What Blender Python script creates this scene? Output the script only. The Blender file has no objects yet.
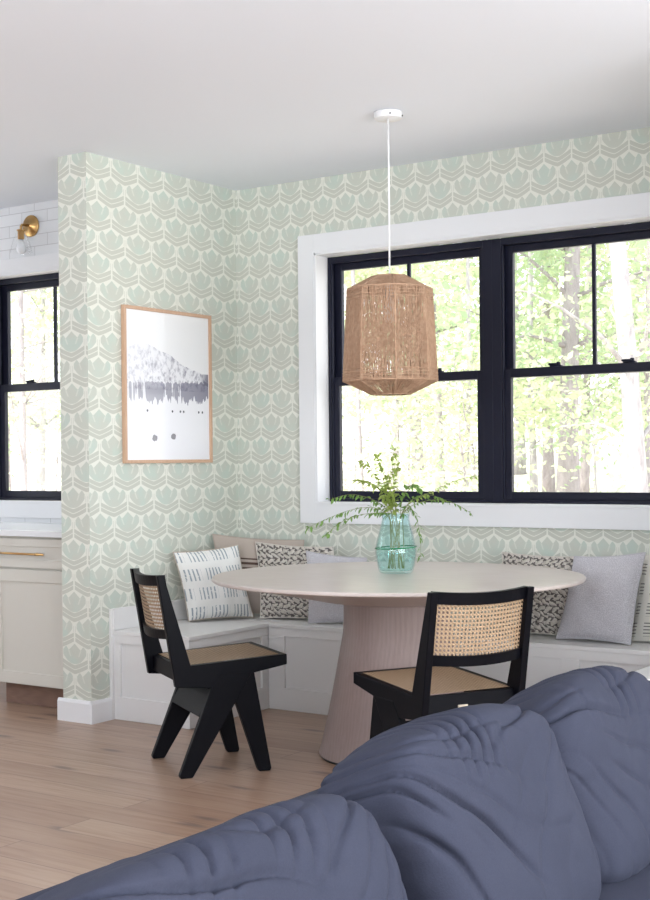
import bpy, bmesh, math, random
from mathutils import Vector, Matrix, noise
random.seed(7)
S = bpy.context.scene
COL = S.collection
PI = math.pi

# ------------------------------------------------------------------ node helper
class N:
    """a value in a shader tree; arithmetic on it adds Math nodes"""
    def __init__(s, t, sock): s.t, s.s = t, sock
    def _m(s, op, *a, clamp=False):
        n = s.t.nodes.new('ShaderNodeMath'); n.operation = op; n.use_clamp = clamp
        for i, v in enumerate((s,) + a):
            if isinstance(v, N): s.t.links.new(v.s, n.inputs[i])
            else: n.inputs[i].default_value = v
        return N(s.t, n.outputs[0])
    def __add__(s, o): return s._m('ADD', o)
    __radd__ = __add__
    def __mul__(s, o): return s._m('MULTIPLY', o)
    __rmul__ = __mul__
    def __sub__(s, o): return s._m('SUBTRACT', o)
    def __rsub__(s, o): return (s * -1.0) + o
    def __truediv__(s, o): return s._m('DIVIDE', o)
    def fract(s): return s._m('FRACT')
    def floor(s): return s._m('FLOOR')
    def abs(s): return s._m('ABSOLUTE')
    def gt(s, o): return s._m('GREATER_THAN', o)
    def lt(s, o): return s._m('LESS_THAN', o)
    def mn(s, o): return s._m('MINIMUM', o)
    def mx(s, o): return s._m('MAXIMUM', o)
    def pw(s, o): return s._m('POWER', o)
    def sin(s): return s._m('SINE')
    def clamp(s): return s._m('ADD', 0.0, clamp=True)
    def inv(s): return 1.0 - s

class Mat:
    def __init__(s, name, rough=0.5, color=(.8, .8, .8), metal=0.0, spec=0.5):
        s.m = bpy.data.materials.new(name); s.m.use_nodes = True
        s.t = s.m.node_tree; s.b = s.t.nodes['Principled BSDF']
        s.b.inputs['Base Color'].default_value = (*color, 1)
        s.b.inputs['Roughness'].default_value = rough
        s.b.inputs['Metallic'].default_value = metal
        s.b.inputs['Specular IOR Level'].default_value = spec
        s._tc = None
    def node(s, typ, **kw):
        n = s.t.nodes.new(typ)
        for k, v in kw.items(): setattr(n, k, v)
        return n
    def coord(s, which='Object'):
        if s._tc is None: s._tc = s.node('ShaderNodeTexCoord')
        return s._tc.outputs[which]
    def sep(s, sock):
        n = s.node('ShaderNodeSeparateXYZ'); s.t.links.new(sock, n.inputs[0])
        return [N(s.t, n.outputs[i]) for i in range(3)]
    def comb(s, x, y, z=0.0):
        n = s.node('ShaderNodeCombineXYZ')
        for i, v in enumerate((x, y, z)):
            if isinstance(v, N): s.t.links.new(v.s, n.inputs[i])
            else: n.inputs[i].default_value = v
        return n.outputs[0]
    def scale(s, sock, v):
        n = s.node('ShaderNodeVectorMath', operation='MULTIPLY'); s.t.links.new(sock, n.inputs[0]); n.inputs[1].default_value = v
        return n.outputs[0]
    def noise(s, sock, sc=5, detail=3, rough=.5, dist=0):
        n = s.node('ShaderNodeTexNoise'); s.t.links.new(sock, n.inputs['Vector'])
        n.inputs['Scale'].default_value = sc; n.inputs['Detail'].default_value = detail
        n.inputs['Roughness'].default_value = rough; n.inputs['Distortion'].default_value = dist
        return N(s.t, n.outputs[0])
    def mix(s, f, a, b):
        n = s.node('ShaderNodeMix', data_type='RGBA')
        for i, v in ((0, f), (6, a), (7, b)):
            if isinstance(v, N): s.t.links.new(v.s, n.inputs[i])
            elif hasattr(v, 'is_output'): s.t.links.new(v, n.inputs[i])
            elif isinstance(v, (int, float)): n.inputs[i].default_value = v
            else: n.inputs[i].default_value = (*v, 1)
        return n.outputs[2]
    def color(s, sock): s.t.links.new(sock, s.b.inputs['Base Color'])
    def rough(s, v): s.t.links.new(v.s, s.b.inputs['Roughness'])
    def bump(s, h, strength=.3, dist=.01):
        n = s.node('ShaderNodeBump'); s.t.links.new(h.s, n.inputs['Height'])
        n.inputs['Strength'].default_value = strength; n.inputs['Distance'].default_value = dist
        s.t.links.new(n.outputs[0], s.b.inputs['Normal'])
    def alpha(s, v): s.t.links.new(v.s, s.b.inputs['Alpha'])
    def ramp(s, f, pts):
        n = s.node('ShaderNodeValToRGB'); s.t.links.new(f.s, n.inputs[0]); e = n.color_ramp.elements
        while len(e) < len(pts): e.new(.5)
        for el, (p, c) in zip(e, pts):
            el.position = p; el.color = (*((c,) * 3 if isinstance(c, (int, float)) else c), 1)
        return n.outputs[0]

def plain(name, color, rough=.5, metal=0.0, spec=.5): return Mat(name, rough, color, metal, spec).m

# ------------------------------------------------------------------ materials
def m_wallpaper():
    M = Mat('wallpaper_tulip', .75, spec=.25)
    X, Y, Z = M.sep(M.coord()); g = M.node('ShaderNodeNewGeometry')
    nx, ny, nz = M.sep(g.outputs['Normal'])
    side = nx.abs().gt(.5)                       # partition face
    end = Y.lt(-1.15)                            # its narrow end
    ub = (X - .297); ue = (X + .107) * .772; ul = (Y + .815) * .695
    u = side * ul + side.inv() * (end * ue + end.inv() * ub)
    zr = Z - 2.495 + 2.52
    H = .126; D = .034
    zA = (zr / (2 * H)).fract() * (2 * H)
    a = ((u / .139 + .5).fract() - .5).abs() * 2.0
    bA = a.pw(1.25) * D
    tA = (a.inv()).mx(0.0).pw(1.25) * D + H
    inA = zA.gt(bA) * zA.lt(tA)
    zB = ((zr + H) / (2 * H)).fract() * (2 * H)
    a2 = inA * a + inA.inv() * a.inv()
    zl = inA * zA + inA.inv() * zB
    t = zl - a2.mx(0.0).pw(1.25) * D
    edge = a2.lt(.945)
    l1 = t.gt(.0030) * t.lt(.0225) * edge
    l2 = t.gt(.0262) * t.lt(.0465) * edge
    top = (.151 - a2 * .075).mx(.139 - (a2 - .64).abs() * .10)
    cb = (a2 / .83).mx(0.0).pw(2.2) * .044 + .0515
    cup = zl.gt(cb) * a2.lt(.84) * zl.lt(top)
    vein = ((a2 - .33) - (zl - .095) * 5.0).abs().lt(.05) * zl.gt(.088) * zl.lt(.118)
    sheath = zl.gt(.080) * a2.gt(.905) * a2.lt(.955) * zl.lt(.110)
    leaf = (l1 + l2 + sheath * .6).clamp()
    n1 = M.noise(M.coord(), 9, 2); n2 = M.noise(M.coord(), 220, 2)
    lineC, leafC = (.765, .770, .690), (.550, .560, .485)
    cupC = M.mix(((n1 - .42) * 4.0).clamp(), (.565, .585, .510), (.535, .610, .535))
    c = M.mix(leaf, lineC, leafC)
    c = M.mix(cup, c, cupC)
    c = M.mix(cup * vein * .45, c, lineC)
    c = M.mix((n2 - .5) * .12 + .05, c, (.75, .78, .72))
    M.color(c); M.bump((leaf + cup) * .5, .05, .001)
    return M.m

def m_floor():
    M = Mat('oak_floor', .42, spec=.45)
    br = M.node('ShaderNodeTexBrick'); br.offset = .37; br.squash = 1
    M.t.links.new(M.coord(), br.inputs['Vector'])
    for k, v in (('Scale', 1), ('Mortar Size', .0022), ('Mortar Smooth', .1), ('Bias', 0), ('Brick Width', 1.9), ('Row Height', .165)):
        br.inputs[k].default_value = v
    br.inputs['Color1'].default_value = (.0, .0, .0, 1); br.inputs['Color2'].default_value = (1, 1, 1, 1)
    br.inputs['Mortar'].default_value = (.5, .5, .5, 1)
    plank = M.sep(br.outputs['Color'])[0]; seam = N(M.t, br.outputs['Fac'])
    X, Y, Z = M.sep(M.coord())
    v = M.comb(X * .9 + plank * 13.0, Y * 14.0, plank * 7.0)
    g = M.noise(v, 3, 6, .62, .6)
    g2 = M.noise(M.comb(X * .5, Y * 1.6, plank * 5.0), 2.2, 3)
    base = M.mix(plank, (.330, .205, .140), (.440, .300, .215))
    base = M.mix(((g - .42) * 1.9).clamp(), base, (.255, .150, .100))
    base = M.mix(((g2 - .45) * 1.6).clamp(), base, (.485, .350, .262))
    vo = M.node('ShaderNodeTexVoronoi', voronoi_dimensions='2D'); M.t.links.new(M.comb(X * 1.05 + g * .16, Y * 3.6 + plank, .0), vo.inputs['Vector'])
    vo.inputs['Scale'].default_value = 1.1
    kn = N(M.t, vo.outputs['Distance'])
    kmask = ((.105 - kn) * 14.0).clamp()
    base = M.mix(kmask * .72, base, (.115, .082, .078))
    base = M.mix(seam * .75, base, (.17, .10, .07))
    M.color(base)
    M.rough(g * .20 + .24)
    M.bump(g * .25 - seam * 1.0, .12, .002)
    return M.m

def m_wood(name, c1, c2, axis='Z', sc=1.0, rough=.5, wa=.25):
    M = Mat(name, rough, spec=.35)
    X, Y, Z = M.sep(M.coord())
    if axis == 'Z':
        v = M.comb(X * 9.0, Y * 9.0, Z * .9)
    elif axis == 'X':
        v = M.comb(X * .9, Y * 9.0, Z * 9.0)
    else:
        v = M.comb(X * 9.0, Y * .9, Z * 9.0)
    w = M.node('ShaderNodeTexWave', wave_type='BANDS', bands_direction='X'); M.t.links.new(v, w.inputs[0])
    w.inputs['Scale'].default_value = 1.5 * sc; w.inputs['Distortion'].default_value = 7; w.inputs['Detail'].default_value = 3
    w.inputs['Detail Scale'].default_value = 1.2
    wv = N(M.t, w.outputs['Fac'])
    g = M.noise(v, 9 * sc, 5, .6)
    f = (wv * wa + g * (1.15 - wa) - .08).clamp()
    M.color(M.mix(f, c1, c2)); M.bump(g, .08, .002)
    return M.m

def m_white(name, c=(.80, .80, .80), rough=.45):
    M = Mat(name, rough, c, spec=.4); n = M.noise(M.coord(), 60, 2); M.bump(n, .03, .001)
    return M.m

def m_tile():
    M = Mat('white_subway_tile', .18, spec=.5)
    X, Y, Z = M.sep(M.coord())
    br = M.node('ShaderNodeTexBrick'); M.t.links.new(M.comb(X, Z, 0.0), br.inputs['Vector'])
    for k, v in (('Scale', 1), ('Mortar Size', .0022), ('Mortar Smooth', .2), ('Brick Width', .205), ('Row Height', .0675)):
        br.inputs[k].default_value = v
    br.inputs['Color1'].default_value = (.78, .79, .80, 1); br.inputs['Color2'].default_value = (.83, .84, .85, 1)
    br.inputs['Mortar'].default_value = (.58, .58, .58, 1)
    M.color(br.outputs['Color']); n = M.noise(M.coord(), 12, 2)
    M.bump(N(M.t, br.outputs['Fac']) * -1.0 + n * .4, .25, .003)
    return M.m

def m_cane(name, dark):
    M = Mat(name, .55, spec=.3)
    u, v, _ = M.sep(M.coord('UV'))
    k = 1.0 / .0150
    fu = (u * k).fract() - .5; fv = (v * k).fract() - .5
    hole = (fu * fu + fv * fv).lt(.085)
    d1 = ((u + v) * k).fract(); n = M.noise(M.coord('UV'), 60, 2)
    base = M.mix((n * .9).clamp(), (.34, .225, .135), (.52, .375, .245))
    base = M.mix(d1.lt(.30) * .55, base, (.20, .115, .06))
    M.color(base)
    M.alpha(1.0 - hole * dark)
    M.bump((fu.abs() + fv.abs()), .3, .002)
    return M.m

def m_fabric(name, c1, c2, sc=420, rough=.9, bump=.25):
    M = Mat(name, rough, spec=.15)
    n = M.noise(M.coord(), sc, 2, .6); n2 = M.noise(M.coord(), 7, 3)
    M.color(M.mix((n * .8 + n2 * .4 - .1).clamp(), c1, c2)); M.bump(n, bump, .002)
    M.b.inputs['Sheen Weight'].default_value = .15
    return M.m

def m_dash_pillow():
    M = Mat('cream_cotton_with_slate_dashes', .9, spec=.15)
    u, v, _ = M.sep(M.coord('UV'))
    row = (v * 3.6 + .15).floor(); fv = (v * 3.6 + .15).fract()
    uu = u * 2.9 + (row * .5).fract() * .9 + .1
    fu = uu.fract()
    dash = ((fu - .06) * 6.3).fract().lt(.37) * fu.gt(.08) * fu.lt(.86) * fv.gt(.17) * fv.lt(.80)
    wob = M.noise(M.coord('UV'), 26, 2)
    dash = dash * wob.gt(.38)
    n = M.noise(M.coord('UV'), 130, 2)
    c = M.mix(n * .3, (.80, .79, .76), (.70, .69, .66))
    M.color(M.mix(dash * .85, c, (.20, .255, .29))); M.bump(n - dash * .6, .3, .003)
    return M.m

def m_stripe_pillow():
    M = Mat('tan_linen_with_brown_stripes', .9, spec=.15)
    u, v, _ = M.sep(M.coord('UV'))
    n = M.noise(M.scale(M.coord('UV'), (40, 160, 1)), 3, 2)
    vv = v + (n - .5) * .006
    st = ((vv - .725).abs().lt(.010) + (vv - .665).abs().lt(.016) + (vv - .60).abs().lt(.010)).clamp()
    c = M.mix(n, (.40, .335, .285), (.49, .42, .365))
    M.color(M.mix(st, c, (.10, .065, .055))); M.bump(n, .3, .002)
    return M.m

def m_weave_pillow():
    M = Mat('cream_boucle_with_black_weave', .95, spec=.1)
    u, v, _ = M.sep(M.coord('UV'))
    wob = M.noise(M.coord('UV'), 14, 2); wob2 = M.noise(M.coord('UV'), 30, 1)
    V = v * 13.0 + wob * 1.2; row = V.floor(); fv = V.fract() - .5
    alt = (row * .5).fract() * 4.0 - 1.0
    U = u * 12.0 + alt * fv * .9 + row * .37 + wob2 * .7
    fu = U.fract() - .5
    puff = ((.5 - fu.abs()) * (.5 - fv.abs()) * 5.0).clamp()
    dark = (fu.abs() * 1.0 + fv.abs() * .75).gt(.50) * wob2.gt(.34)
    n = M.noise(M.coord('UV'), 150, 2)
    c = M.mix(n * .5, (.72, .675, .61), (.55, .495, .44))
    M.color(M.mix(dark * .88, c, (.085, .072, .068))); M.bump(puff + n * .2, .9, .012)
    return M.m

def m_floral_pillow():
    M = Mat('pale_lilac_grey_linen', .92, spec=.12)
    u, v, _ = M.sep(M.coord('UV'))
    vo = M.node('ShaderNodeTexVoronoi', feature='DISTANCE_TO_EDGE'); M.t.links.new(M.coord('UV'), vo.inputs['Vector']); vo.inputs['Scale'].default_value = 13
    e = N(M.t, vo.outputs['Distance']).lt(.05); n = M.noise(M.coord('UV'), 85, 3, .75); n2 = M.noise(M.coord('UV'), 9, 3)
    c = M.mix(((n - .38) * 2.8).clamp(), (.40, .385, .415), (.76, .74, .765))
    c = M.mix(e * n2.gt(.5) * .16, c, (.78, .77, .78))
    M.color(c); M.bump(n + e * .4, .35, .003)
    return M.m

def m_cream_dash():
    M = Mat('cream_linen_with_dark_ticks', .9, spec=.15)
    u, v, _ = M.sep(M.coord('UV'))
    fv = (v * 26.0).fract(); blk = (v * 4.3 + .1).fract()
    fu = (u * 5.5 + .10).fract()
    d = fv.lt(.32) * blk.gt(.30) * fu.lt(.50)
    n = M.noise(M.coord('UV'), 150, 2)
    c = M.mix(n * .5, (.78, .75, .68), (.66, .63, .57))
    M.color(M.mix(d * .85, c, (.11, .10, .10))); M.bump(n, .3, .002)
    return M.m

def m_print():
    M = Mat('snowy_mountain_print', .35, spec=.4)
    u, v, _ = M.sep(M.coord('UV'))
    n = M.noise(M.coord('UV'), 7, 4); n2 = M.noise(M.scale(M.coord('UV'), (1.4, 1, 1)), 15, 5, .7)
    tr = M.noise(M.scale(M.coord('UV'), (34, 3.2, 1)), 1, 2)
    ridge = M.sep(M.ramp(u, [(0, .735), (.12, .765), (.24, .775), (.38, .74), (.5, .72), (.64, .665), (.78, .625), (.9, .60), (1, .585)]))[0] + (n - .5) * .05
    mt = v.lt(ridge) * v.gt(.475)
    depth = ((ridge - v) * 3.2).clamp()
    rock = (((n2 - .47) * 6.0).clamp() * (.22 + u * .85 + depth * .35)).clamp()
    sky = M.mix(v, (.80, .81, .84), (.86, .86, .86))
    c = M.mix(v.gt(.475), (.83, .83, .86), sky)
    c = M.mix(mt, c, M.mix(rock, (.80, .80, .83), (.155, .15, .215)))
    tt = .405 + tr * .095 - u * .02; tb = tt - .02
    band = v.lt(.475 + tr * .07 + u * .03) * v.gt(.47 - (tr - .25) * .22) * (tr + u * .22).gt(.50)
    c = M.mix(band * (.55 + u * .35), c, (.17, .165, .235))
    hillside = ((u - .86) * 9.0).clamp() * v.lt(.60) * v.gt(.50 + tr * .04)
    c = M.mix(hillside * .85, c, (.10, .095, .15))
    for (x, y, r) in ((.33, .155, .035), (.55, .165, .030)):
        dx = (u - x); dy = (v - y) * 1.35
        rr = dx * dx + dy * dy + (n2 - .5) * r * r * 2.2
        c = M.mix(rr.lt(r * r * .75) * .85, c, (.13, .12, .14))
    for x in (.25, .54, .635, .675, .86, .905):
        dx = (u - x); dy = (v - .335) * 1.1
        c = M.mix((dx * dx + dy * dy).lt(.00009), c, (.07, .07, .09))
    pen = (u * 6.0).fract()
    border = ((u - .5).abs().gt(.482) + (v - .5).abs().gt(.488)).clamp()
    c = M.mix(border, c, (.88, .88, .88))
    M.color(c)
    M.b.inputs['Coat Weight'].default_value = .6; M.b.inputs['Coat Roughness'].default_value = .03
    return M.m

def m_glass(name, tint=(1, 1, 1), refl=.9):
    m = bpy.data.materials.new(name); m.use_nodes = True; t = m.node_tree; t.nodes.clear()
    o = t.nodes.new('ShaderNodeOutputMaterial'); mx = t.nodes.new('ShaderNodeMixShader')
    tr = t.nodes.new('ShaderNodeBsdfTransparent'); gl = t.nodes.new('ShaderNodeBsdfGlossy')
    lw = t.nodes.new('ShaderNodeLayerWeight'); lw.inputs[0].default_value = .5
    fr = t.nodes.new('ShaderNodeMath'); fr.operation = 'POWER'; fr.inputs[1].default_value = 4.5; t.links.new(lw.outputs['Facing'], fr.inputs[0])
    mu = t.nodes.new('ShaderNodeMath'); mu.operation = 'MULTIPLY_ADD'; mu.inputs[1].default_value = refl * .8; mu.inputs[2].default_value = refl * .035
    tr.inputs[0].default_value = (*tint, 1); gl.inputs['Roughness'].default_value = .02
    t.links.new(fr.outputs[0], mu.inputs[0]); t.links.new(mu.outputs[0], mx.inputs[0])
    t.links.new(tr.outputs[0], mx.inputs[1]); t.links.new(gl.outputs[0], mx.inputs[2]); t.links.new(mx.outputs[0], o.inputs[0])
    return m

def m_leaf(name, c, tr=.5):
    m = bpy.data.materials.new(name); m.use_nodes = True; t = m.node_tree; t.nodes.clear()
    o = t.nodes.new('ShaderNodeOutputMaterial'); mx = t.nodes.new('ShaderNodeMixShader'); mx.inputs[0].default_value = tr
    d = t.nodes.new('ShaderNodeBsdfDiffuse'); l = t.nodes.new('ShaderNodeBsdfTranslucent')
    oi = t.nodes.new('ShaderNodeTexCoord'); n = t.nodes.new('ShaderNodeTexNoise'); n.inputs['Scale'].default_value = 1.3
    t.links.new(oi.outputs['Object'], n.inputs['Vector'])
    mc = t.nodes.new('ShaderNodeMix'); mc.data_type = 'RGBA'
    t.links.new(n.outputs[0], mc.inputs[0]); mc.inputs[6].default_value = (c[0] * .75, c[1] * .8, c[2] * .7, 1); mc.inputs[7].default_value = (*[min(1, x * 1.25) for x in c], 1)
    t.links.new(mc.outputs[2], d.inputs[0]); t.links.new(mc.outputs[2], l.inputs[0])
    t.links.new(d.outputs[0], mx.inputs[1]); t.links.new(l.outputs[0], mx.inputs[2]); t.links.new(mx.outputs[0], o.inputs[0])
    return m

def m_bark(name, a, b):
    M = Mat(name, .9, spec=.1); n = M.noise(M.scale(M.coord(), (6, 6, 1.6)), 3, 4, .7)
    M.color(M.mix(((n - .35) * 2.2).clamp(), a, b)); M.bump(n, .4, .02)
    return M.m

def m_ground():
    M = Mat('leaf_litter', .95, spec=.1); n = M.noise(M.coord(), 2.2, 5, .7); n2 = M.noise(M.coord(), .35, 2)
    c = M.mix(n, (.62, .55, .50), (.80, .75, .70)); M.color(M.mix(((n2 - .5) * 4.0).clamp(), c, (.66, .70, .50)))
    return M.m

def m_jute():
    M = Mat('natural_jute_cord', .8, spec=.2); n = M.noise(M.coord(), 55, 3)
    M.color(M.mix(n, (.35, .195, .115), (.62, .425, .29)))
    M.b.inputs['Subsurface Weight'].default_value = 0
    return M.m

def m_sofa():
    M = Mat('slate_blue_upholstery', .88, spec=.15)
    n = M.noise(M.coord(), 330, 2, .7); n2 = M.noise(M.coord(), 5, 3)
    M.color(M.mix((n * .7 + n2 * .5 - .1).clamp(), (.025, .0275, .044), (.047, .0505, .074)))
    n3 = M.noise(M.coord(), 28, 4, .6)
    M.bump(n * .35 + n3 * .5, .25, .004)
    return M.m

wallpaper = m_wallpaper(); floor_m = m_floor(); tile = m_tile()
white = m_white('white_trim_paint', (.80, .805, .815), .38)
ceiling_m = m_white('ceiling_paint', (.86, .89, .94), .85)
plaster = m_white('wall_paint', (.78, .79, .80), .8)
bench_m = m_white('bench_paint', (.76, .75, .74), .36)
cab_m = m_white('greige_cabinet_paint', (.665, .640, .575), .42)
quartz = m_white('white_quartz', (.82, .83, .84), .2)
navy = plain('black_navy_window_paint', (.010, .011, .024), .4, spec=.25)
black = plain('black_stained_wood', (.003, .003, .005), .42, spec=.10)
table_top_m = m_wood('pale_oak_veneer', (.520, .440, .400), (.625, .550, .510), 'X', .8, .30)
table_base_m = m_wood('shaded_oak_pedestal', (.245, .180, .165), (.335, .258, .238), 'Z', 1.3, .5)  # same oak as the top, with its shade put into the colour
oak_frame = m_wood('oak_frame_wood', (.52, .32, .21), (.66, .45, .31), 'Z', 3, .5)
toe_m = m_wood('brown_toe_kick_wood', (.17, .10, .075), (.25, .155, .115), 'X', 2, .6)
brass = plain('aged_brass', (.62, .38, .15), .32, 1.0)
steel = plain('dark_steel', (.05, .05, .055), .4, .8)
cane_seat = m_cane('woven_cane_seat', .4); cane_back = m_cane('woven_cane_back', .9)
window_glass = m_glass('window_glass', (1, 1, 1), .35)
clear_glass = m_glass('clear_lamp_glass', (.992, .995, .995), .9)
sofa_m = m_sofa()
jute = m_jute()
cord_m = plain('white_cord', (.82, .82, .82), .5)

# ------------------------------------------------------------------ mesh helpers
def finish(name, bm, mat, parent=None, smooth=False, loc=None):
    me = bpy.data.meshes.new(name)
    bm.normal_update(); bm.to_mesh(me); bm.free()
    for m in (mat if isinstance(mat, (list, tuple)) else [mat]): me.materials.append(m)
    if smooth:
        for p in me.polygons: p.use_smooth = True
    o = bpy.data.objects.new(name, me); COL.objects.link(o)
    if parent is not None: o.parent = parent
    if loc: o.location = loc
    return o

def box(bm, x0, x1, y0, y1, z0, z1, bev=0.0, seg=2):
    r = bmesh.ops.create_cube(bm, size=1.0)
    vs = r['verts']
    for v in vs:
        v.co = Vector(((x0 + x1) / 2 + v.co.x * (x1 - x0), (y0 + y1) / 2 + v.co.y * (y1 - y0), (z0 + z1) / 2 + v.co.z * (z1 - z0)))
    if bev > 0:
        es = list({e for v in vs for e in v.link_edges})
        bmesh.ops.bevel(bm, geom=es, offset=bev, segments=seg, profile=.5, affect='EDGES')

def prism(bm, pts, fn, d0, d1, bev=0.0):
    """extrude a 2-D outline; fn(a, b, d) -> point"""
    A = [bm.verts.new(fn(a, b, d0)) for a, b in pts]; B = [bm.verts.new(fn(a, b, d1)) for a, b in pts]
    fs = [bm.faces.new(A), bm.faces.new(B[::-1])]
    n = len(pts)
    for i in range(n): fs.append(bm.faces.new((A[i], B[i], B[(i + 1) % n], A[(i + 1) % n])))
    bmesh.ops.recalc_face_normals(bm, faces=fs)
    if bev: bmesh.ops.bevel(bm, geom=list({e for f in fs for e in f.edges}), offset=bev, segments=2, profile=.5, affect='EDGES')

def lathe(bm, prof, seg=48, c=(0, 0), caps=True, a0=0.0):
    rings = []
    for r, z in prof:
        rings.append([bm.verts.new((c[0] + r * math.cos(a0 + 2 * PI * k / seg), c[1] + r * math.sin(a0 + 2 * PI * k / seg), z)) for k in range(seg)])
    fs = []
    for A, B in zip(rings, rings[1:]):
        for k in range(seg): fs.append(bm.faces.new((A[k], A[(k + 1) % seg], B[(k + 1) % seg], B[k])))
    if caps:
        fs.append(bm.faces.new(rings[0][::-1])); fs.append(bm.faces.new(rings[-1]))
    bmesh.ops.recalc_face_normals(bm, faces=fs)

def tube(bm, pts, r, seg=8, caps=True):
    pts = [Vector(p) for p in pts]; n = len(pts)
    rr = r if isinstance(r, (list, tuple)) else [r] * n
    rings = []; up = None
    for i, p in enumerate(pts):
        d = (pts[min(i + 1, n - 1)] - pts[max(i - 1, 0)]).normalized()
        if up is None or abs(d.dot(up)) > .98:
            up = Vector((0, 0, 1)) if abs(d.z) < .9 else Vector((1, 0, 0))
        a = d.cross(up).normalized(); b = a.cross(d).normalized(); up = b
        rings.append([bm.verts.new(p + (a * math.cos(2 * PI * k / seg) + b * math.sin(2 * PI * k / seg)) * rr[i]) for k in range(seg)])
    for A, B in zip(rings, rings[1:]):
        for k in range(seg): bm.faces.new((A[k], A[(k + 1) % seg], B[(k + 1) % seg], B[k]))
    if caps: bm.faces.new(rings[0][::-1]); bm.faces.new(rings[-1])

def boxes(name, lst, mat, parent=None, bev=0.0):
    bm = bmesh.new()
    for b in lst: box(bm, *b, bev=bev)
    return finish(name, bm, mat, parent)

def empty(name, label, cat, loc=(0, 0, 0), rz=0.0, group=None):
    o = bpy.data.objects.new(name, None); COL.objects.link(o); o.location = loc; o.rotation_euler = (0, 0, rz)
    o.empty_display_size = .1
    tag(o, label, cat, group); return o

def tag(o, label, cat, group=None):
    o['label'] = label; o['category'] = cat
    if group: o['group'] = group
    return o

def struct(o, label, cat): o['kind'] = 'structure'; o['label'] = label; o['category'] = cat; return o

def sempty(name, label, cat):
    o = bpy.data.objects.new(name, None); COL.objects.link(o); return struct(o, label, cat)

# ------------------------------------------------------------------ room shell
H = 2.743
XL, XR, YF, YK = -4.0, 7.0, -8.5, -.42       # far left, far right, front wall, kitchen wall
struct(boxes('floor', [(XL - .1, XR + .1, YF - .1, .16, -.08, 0)], floor_m), 'wide oak plank floor with dark knots', 'floor')
struct(boxes('ceiling', [(XL - .1, XR + .1, YF - .1, .16, H, H + .15)], ceiling_m), 'plain white painted ceiling', 'ceiling')
WX0, WX1, WZ0, WZ1 = .523, 2.500, 1.022, 2.347    # dining window opening
struct(boxes('wall_back', [(-.02, WX0, 0, .16, 0, H), (WX1, 3.26, 0, .16, 0, H), (WX0, WX1, 0, .16, 0, WZ0), (WX0, WX1, 0, .16, WZ1, H)], wallpaper),
       'tulip wallpapered wall around the double dining window', 'wall')
struct(boxes('wall_left', [(-.186, 0, -1.19, .16, 0, H)], wallpaper), 'tulip wallpapered partition wall with the framed print', 'wall')
struct(boxes('wall_right', [(3.10, 3.26, -1.19, 0, 0, H)], wallpaper), 'wallpapered return wall at the right end of the bench', 'wall')
KX0, KX1, KZ0, KZ1 = -1.55, -.65, 1.025, 2.355
struct(boxes('wall_kitchen', [(XL, KX0, YK, -.26, 0, H), (KX1, -.186, YK, -.26, 0, H), (KX0, KX1, YK, -.26, 0, KZ0), (KX0, KX1, YK, -.26, KZ1, H)], tile),
       'white subway tiled kitchen wall around the small window', 'wall')
struct(boxes('wall_back_right', [(3.26, XR, -.42, -.26, 0, H)], plaster), 'plain wall past the right end of the nook', 'wall')
# far walls behind the camera, each with openings for daylight
def wall_holes(name, axis, pos, thick, lo, hi, holes, label):
    bl = []; cur = lo
    for a, b, z0, z1 in holes:
        bl += [(cur, a, 0, H), (a, b, 0, z0), (a, b, z1, H)]; cur = b
    bl.append((cur, hi, 0, H)); out = []
    for a, b, z0, z1 in bl:
        if b - a < 1e-4 or z1 - z0 < 1e-4: continue
        out.append((a, b, pos, pos + thick, z0, z1) if axis == 'Y' else (pos, pos + thick, a, b, z0, z1))
    return struct(boxes(name, out, plaster), label, 'wall')
wall_holes('wall_front', 'Y', YF - .15, .15, XL, XR, [(.8, 5.6, .35, 2.45)], 'living room wall with wide windows added for light')
wall_holes('wall_far_right', 'X', XR, .15, YF, -.26, [(-7.2, -1.6, .25, 2.5)], 'living room wall with glazed doors')
wall_holes('wall_far_left', 'X', XL - .15, .15, YF, -.26, [(-3.6, -1.5, .95, 2.35)], 'far kitchen wall')
for nm, fr in (('added_window_6', [(XL - .1, XL - .05, -3.6, -1.5, z0, z1) for z0, z1 in ((.95, 1.02), (2.28, 2.35))] + [(XL - .1, XL - .05, y, y + .07, .95, 2.35) for y in (-3.6, -2.58, -1.57)]), ('added_window_4', [(.8, 5.6, YF - .1, YF - .05, z0, z1) for z0, z1 in ((.35, .42), (2.38, 2.45))] + [(x, x + .07, YF - .1, YF - .05, .35, 2.45) for x in (.8, 2.36, 3.93, 5.53)]),  # front and far kitchen windows are unseen, added to bring in light
               ('window_5', [(XR + .05, XR + .1, -7.2, -1.6, z0, z1) for z0, z1 in ((.25, .33), (2.43, 2.5))] + [(XR + .05, XR + .1, y, y + .08, .25, 2.5) for y in (-7.2, -5.35, -3.5, -1.68)])):
    o = sempty(nm, 'unseen black framed window in a wall behind or beside the camera', 'window'); boxes('window_frame', fr, navy, o)

# baseboards on the partition
bm = bmesh.new()
box(bm, 0, .016, -1.19, -1.047, 0, .094); box(bm, -.212, .016, -1.206, -1.19, 0, .094)
prism(bm, [(0, .094), (.016, .094), (.010, .108), (0, .108)], lambda a, b, d: (a, d, b), -1.206, -1.047)
prism(bm, [(0, .094), (.016, .094), (.010, .108), (0, .108)], lambda a, b, d: (d, -1.19 - a, b), -.212, .010)
struct(finish('baseboard_left', bm, white), 'white baseboard wrapping the foot of the wallpapered partition', 'baseboard')

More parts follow.
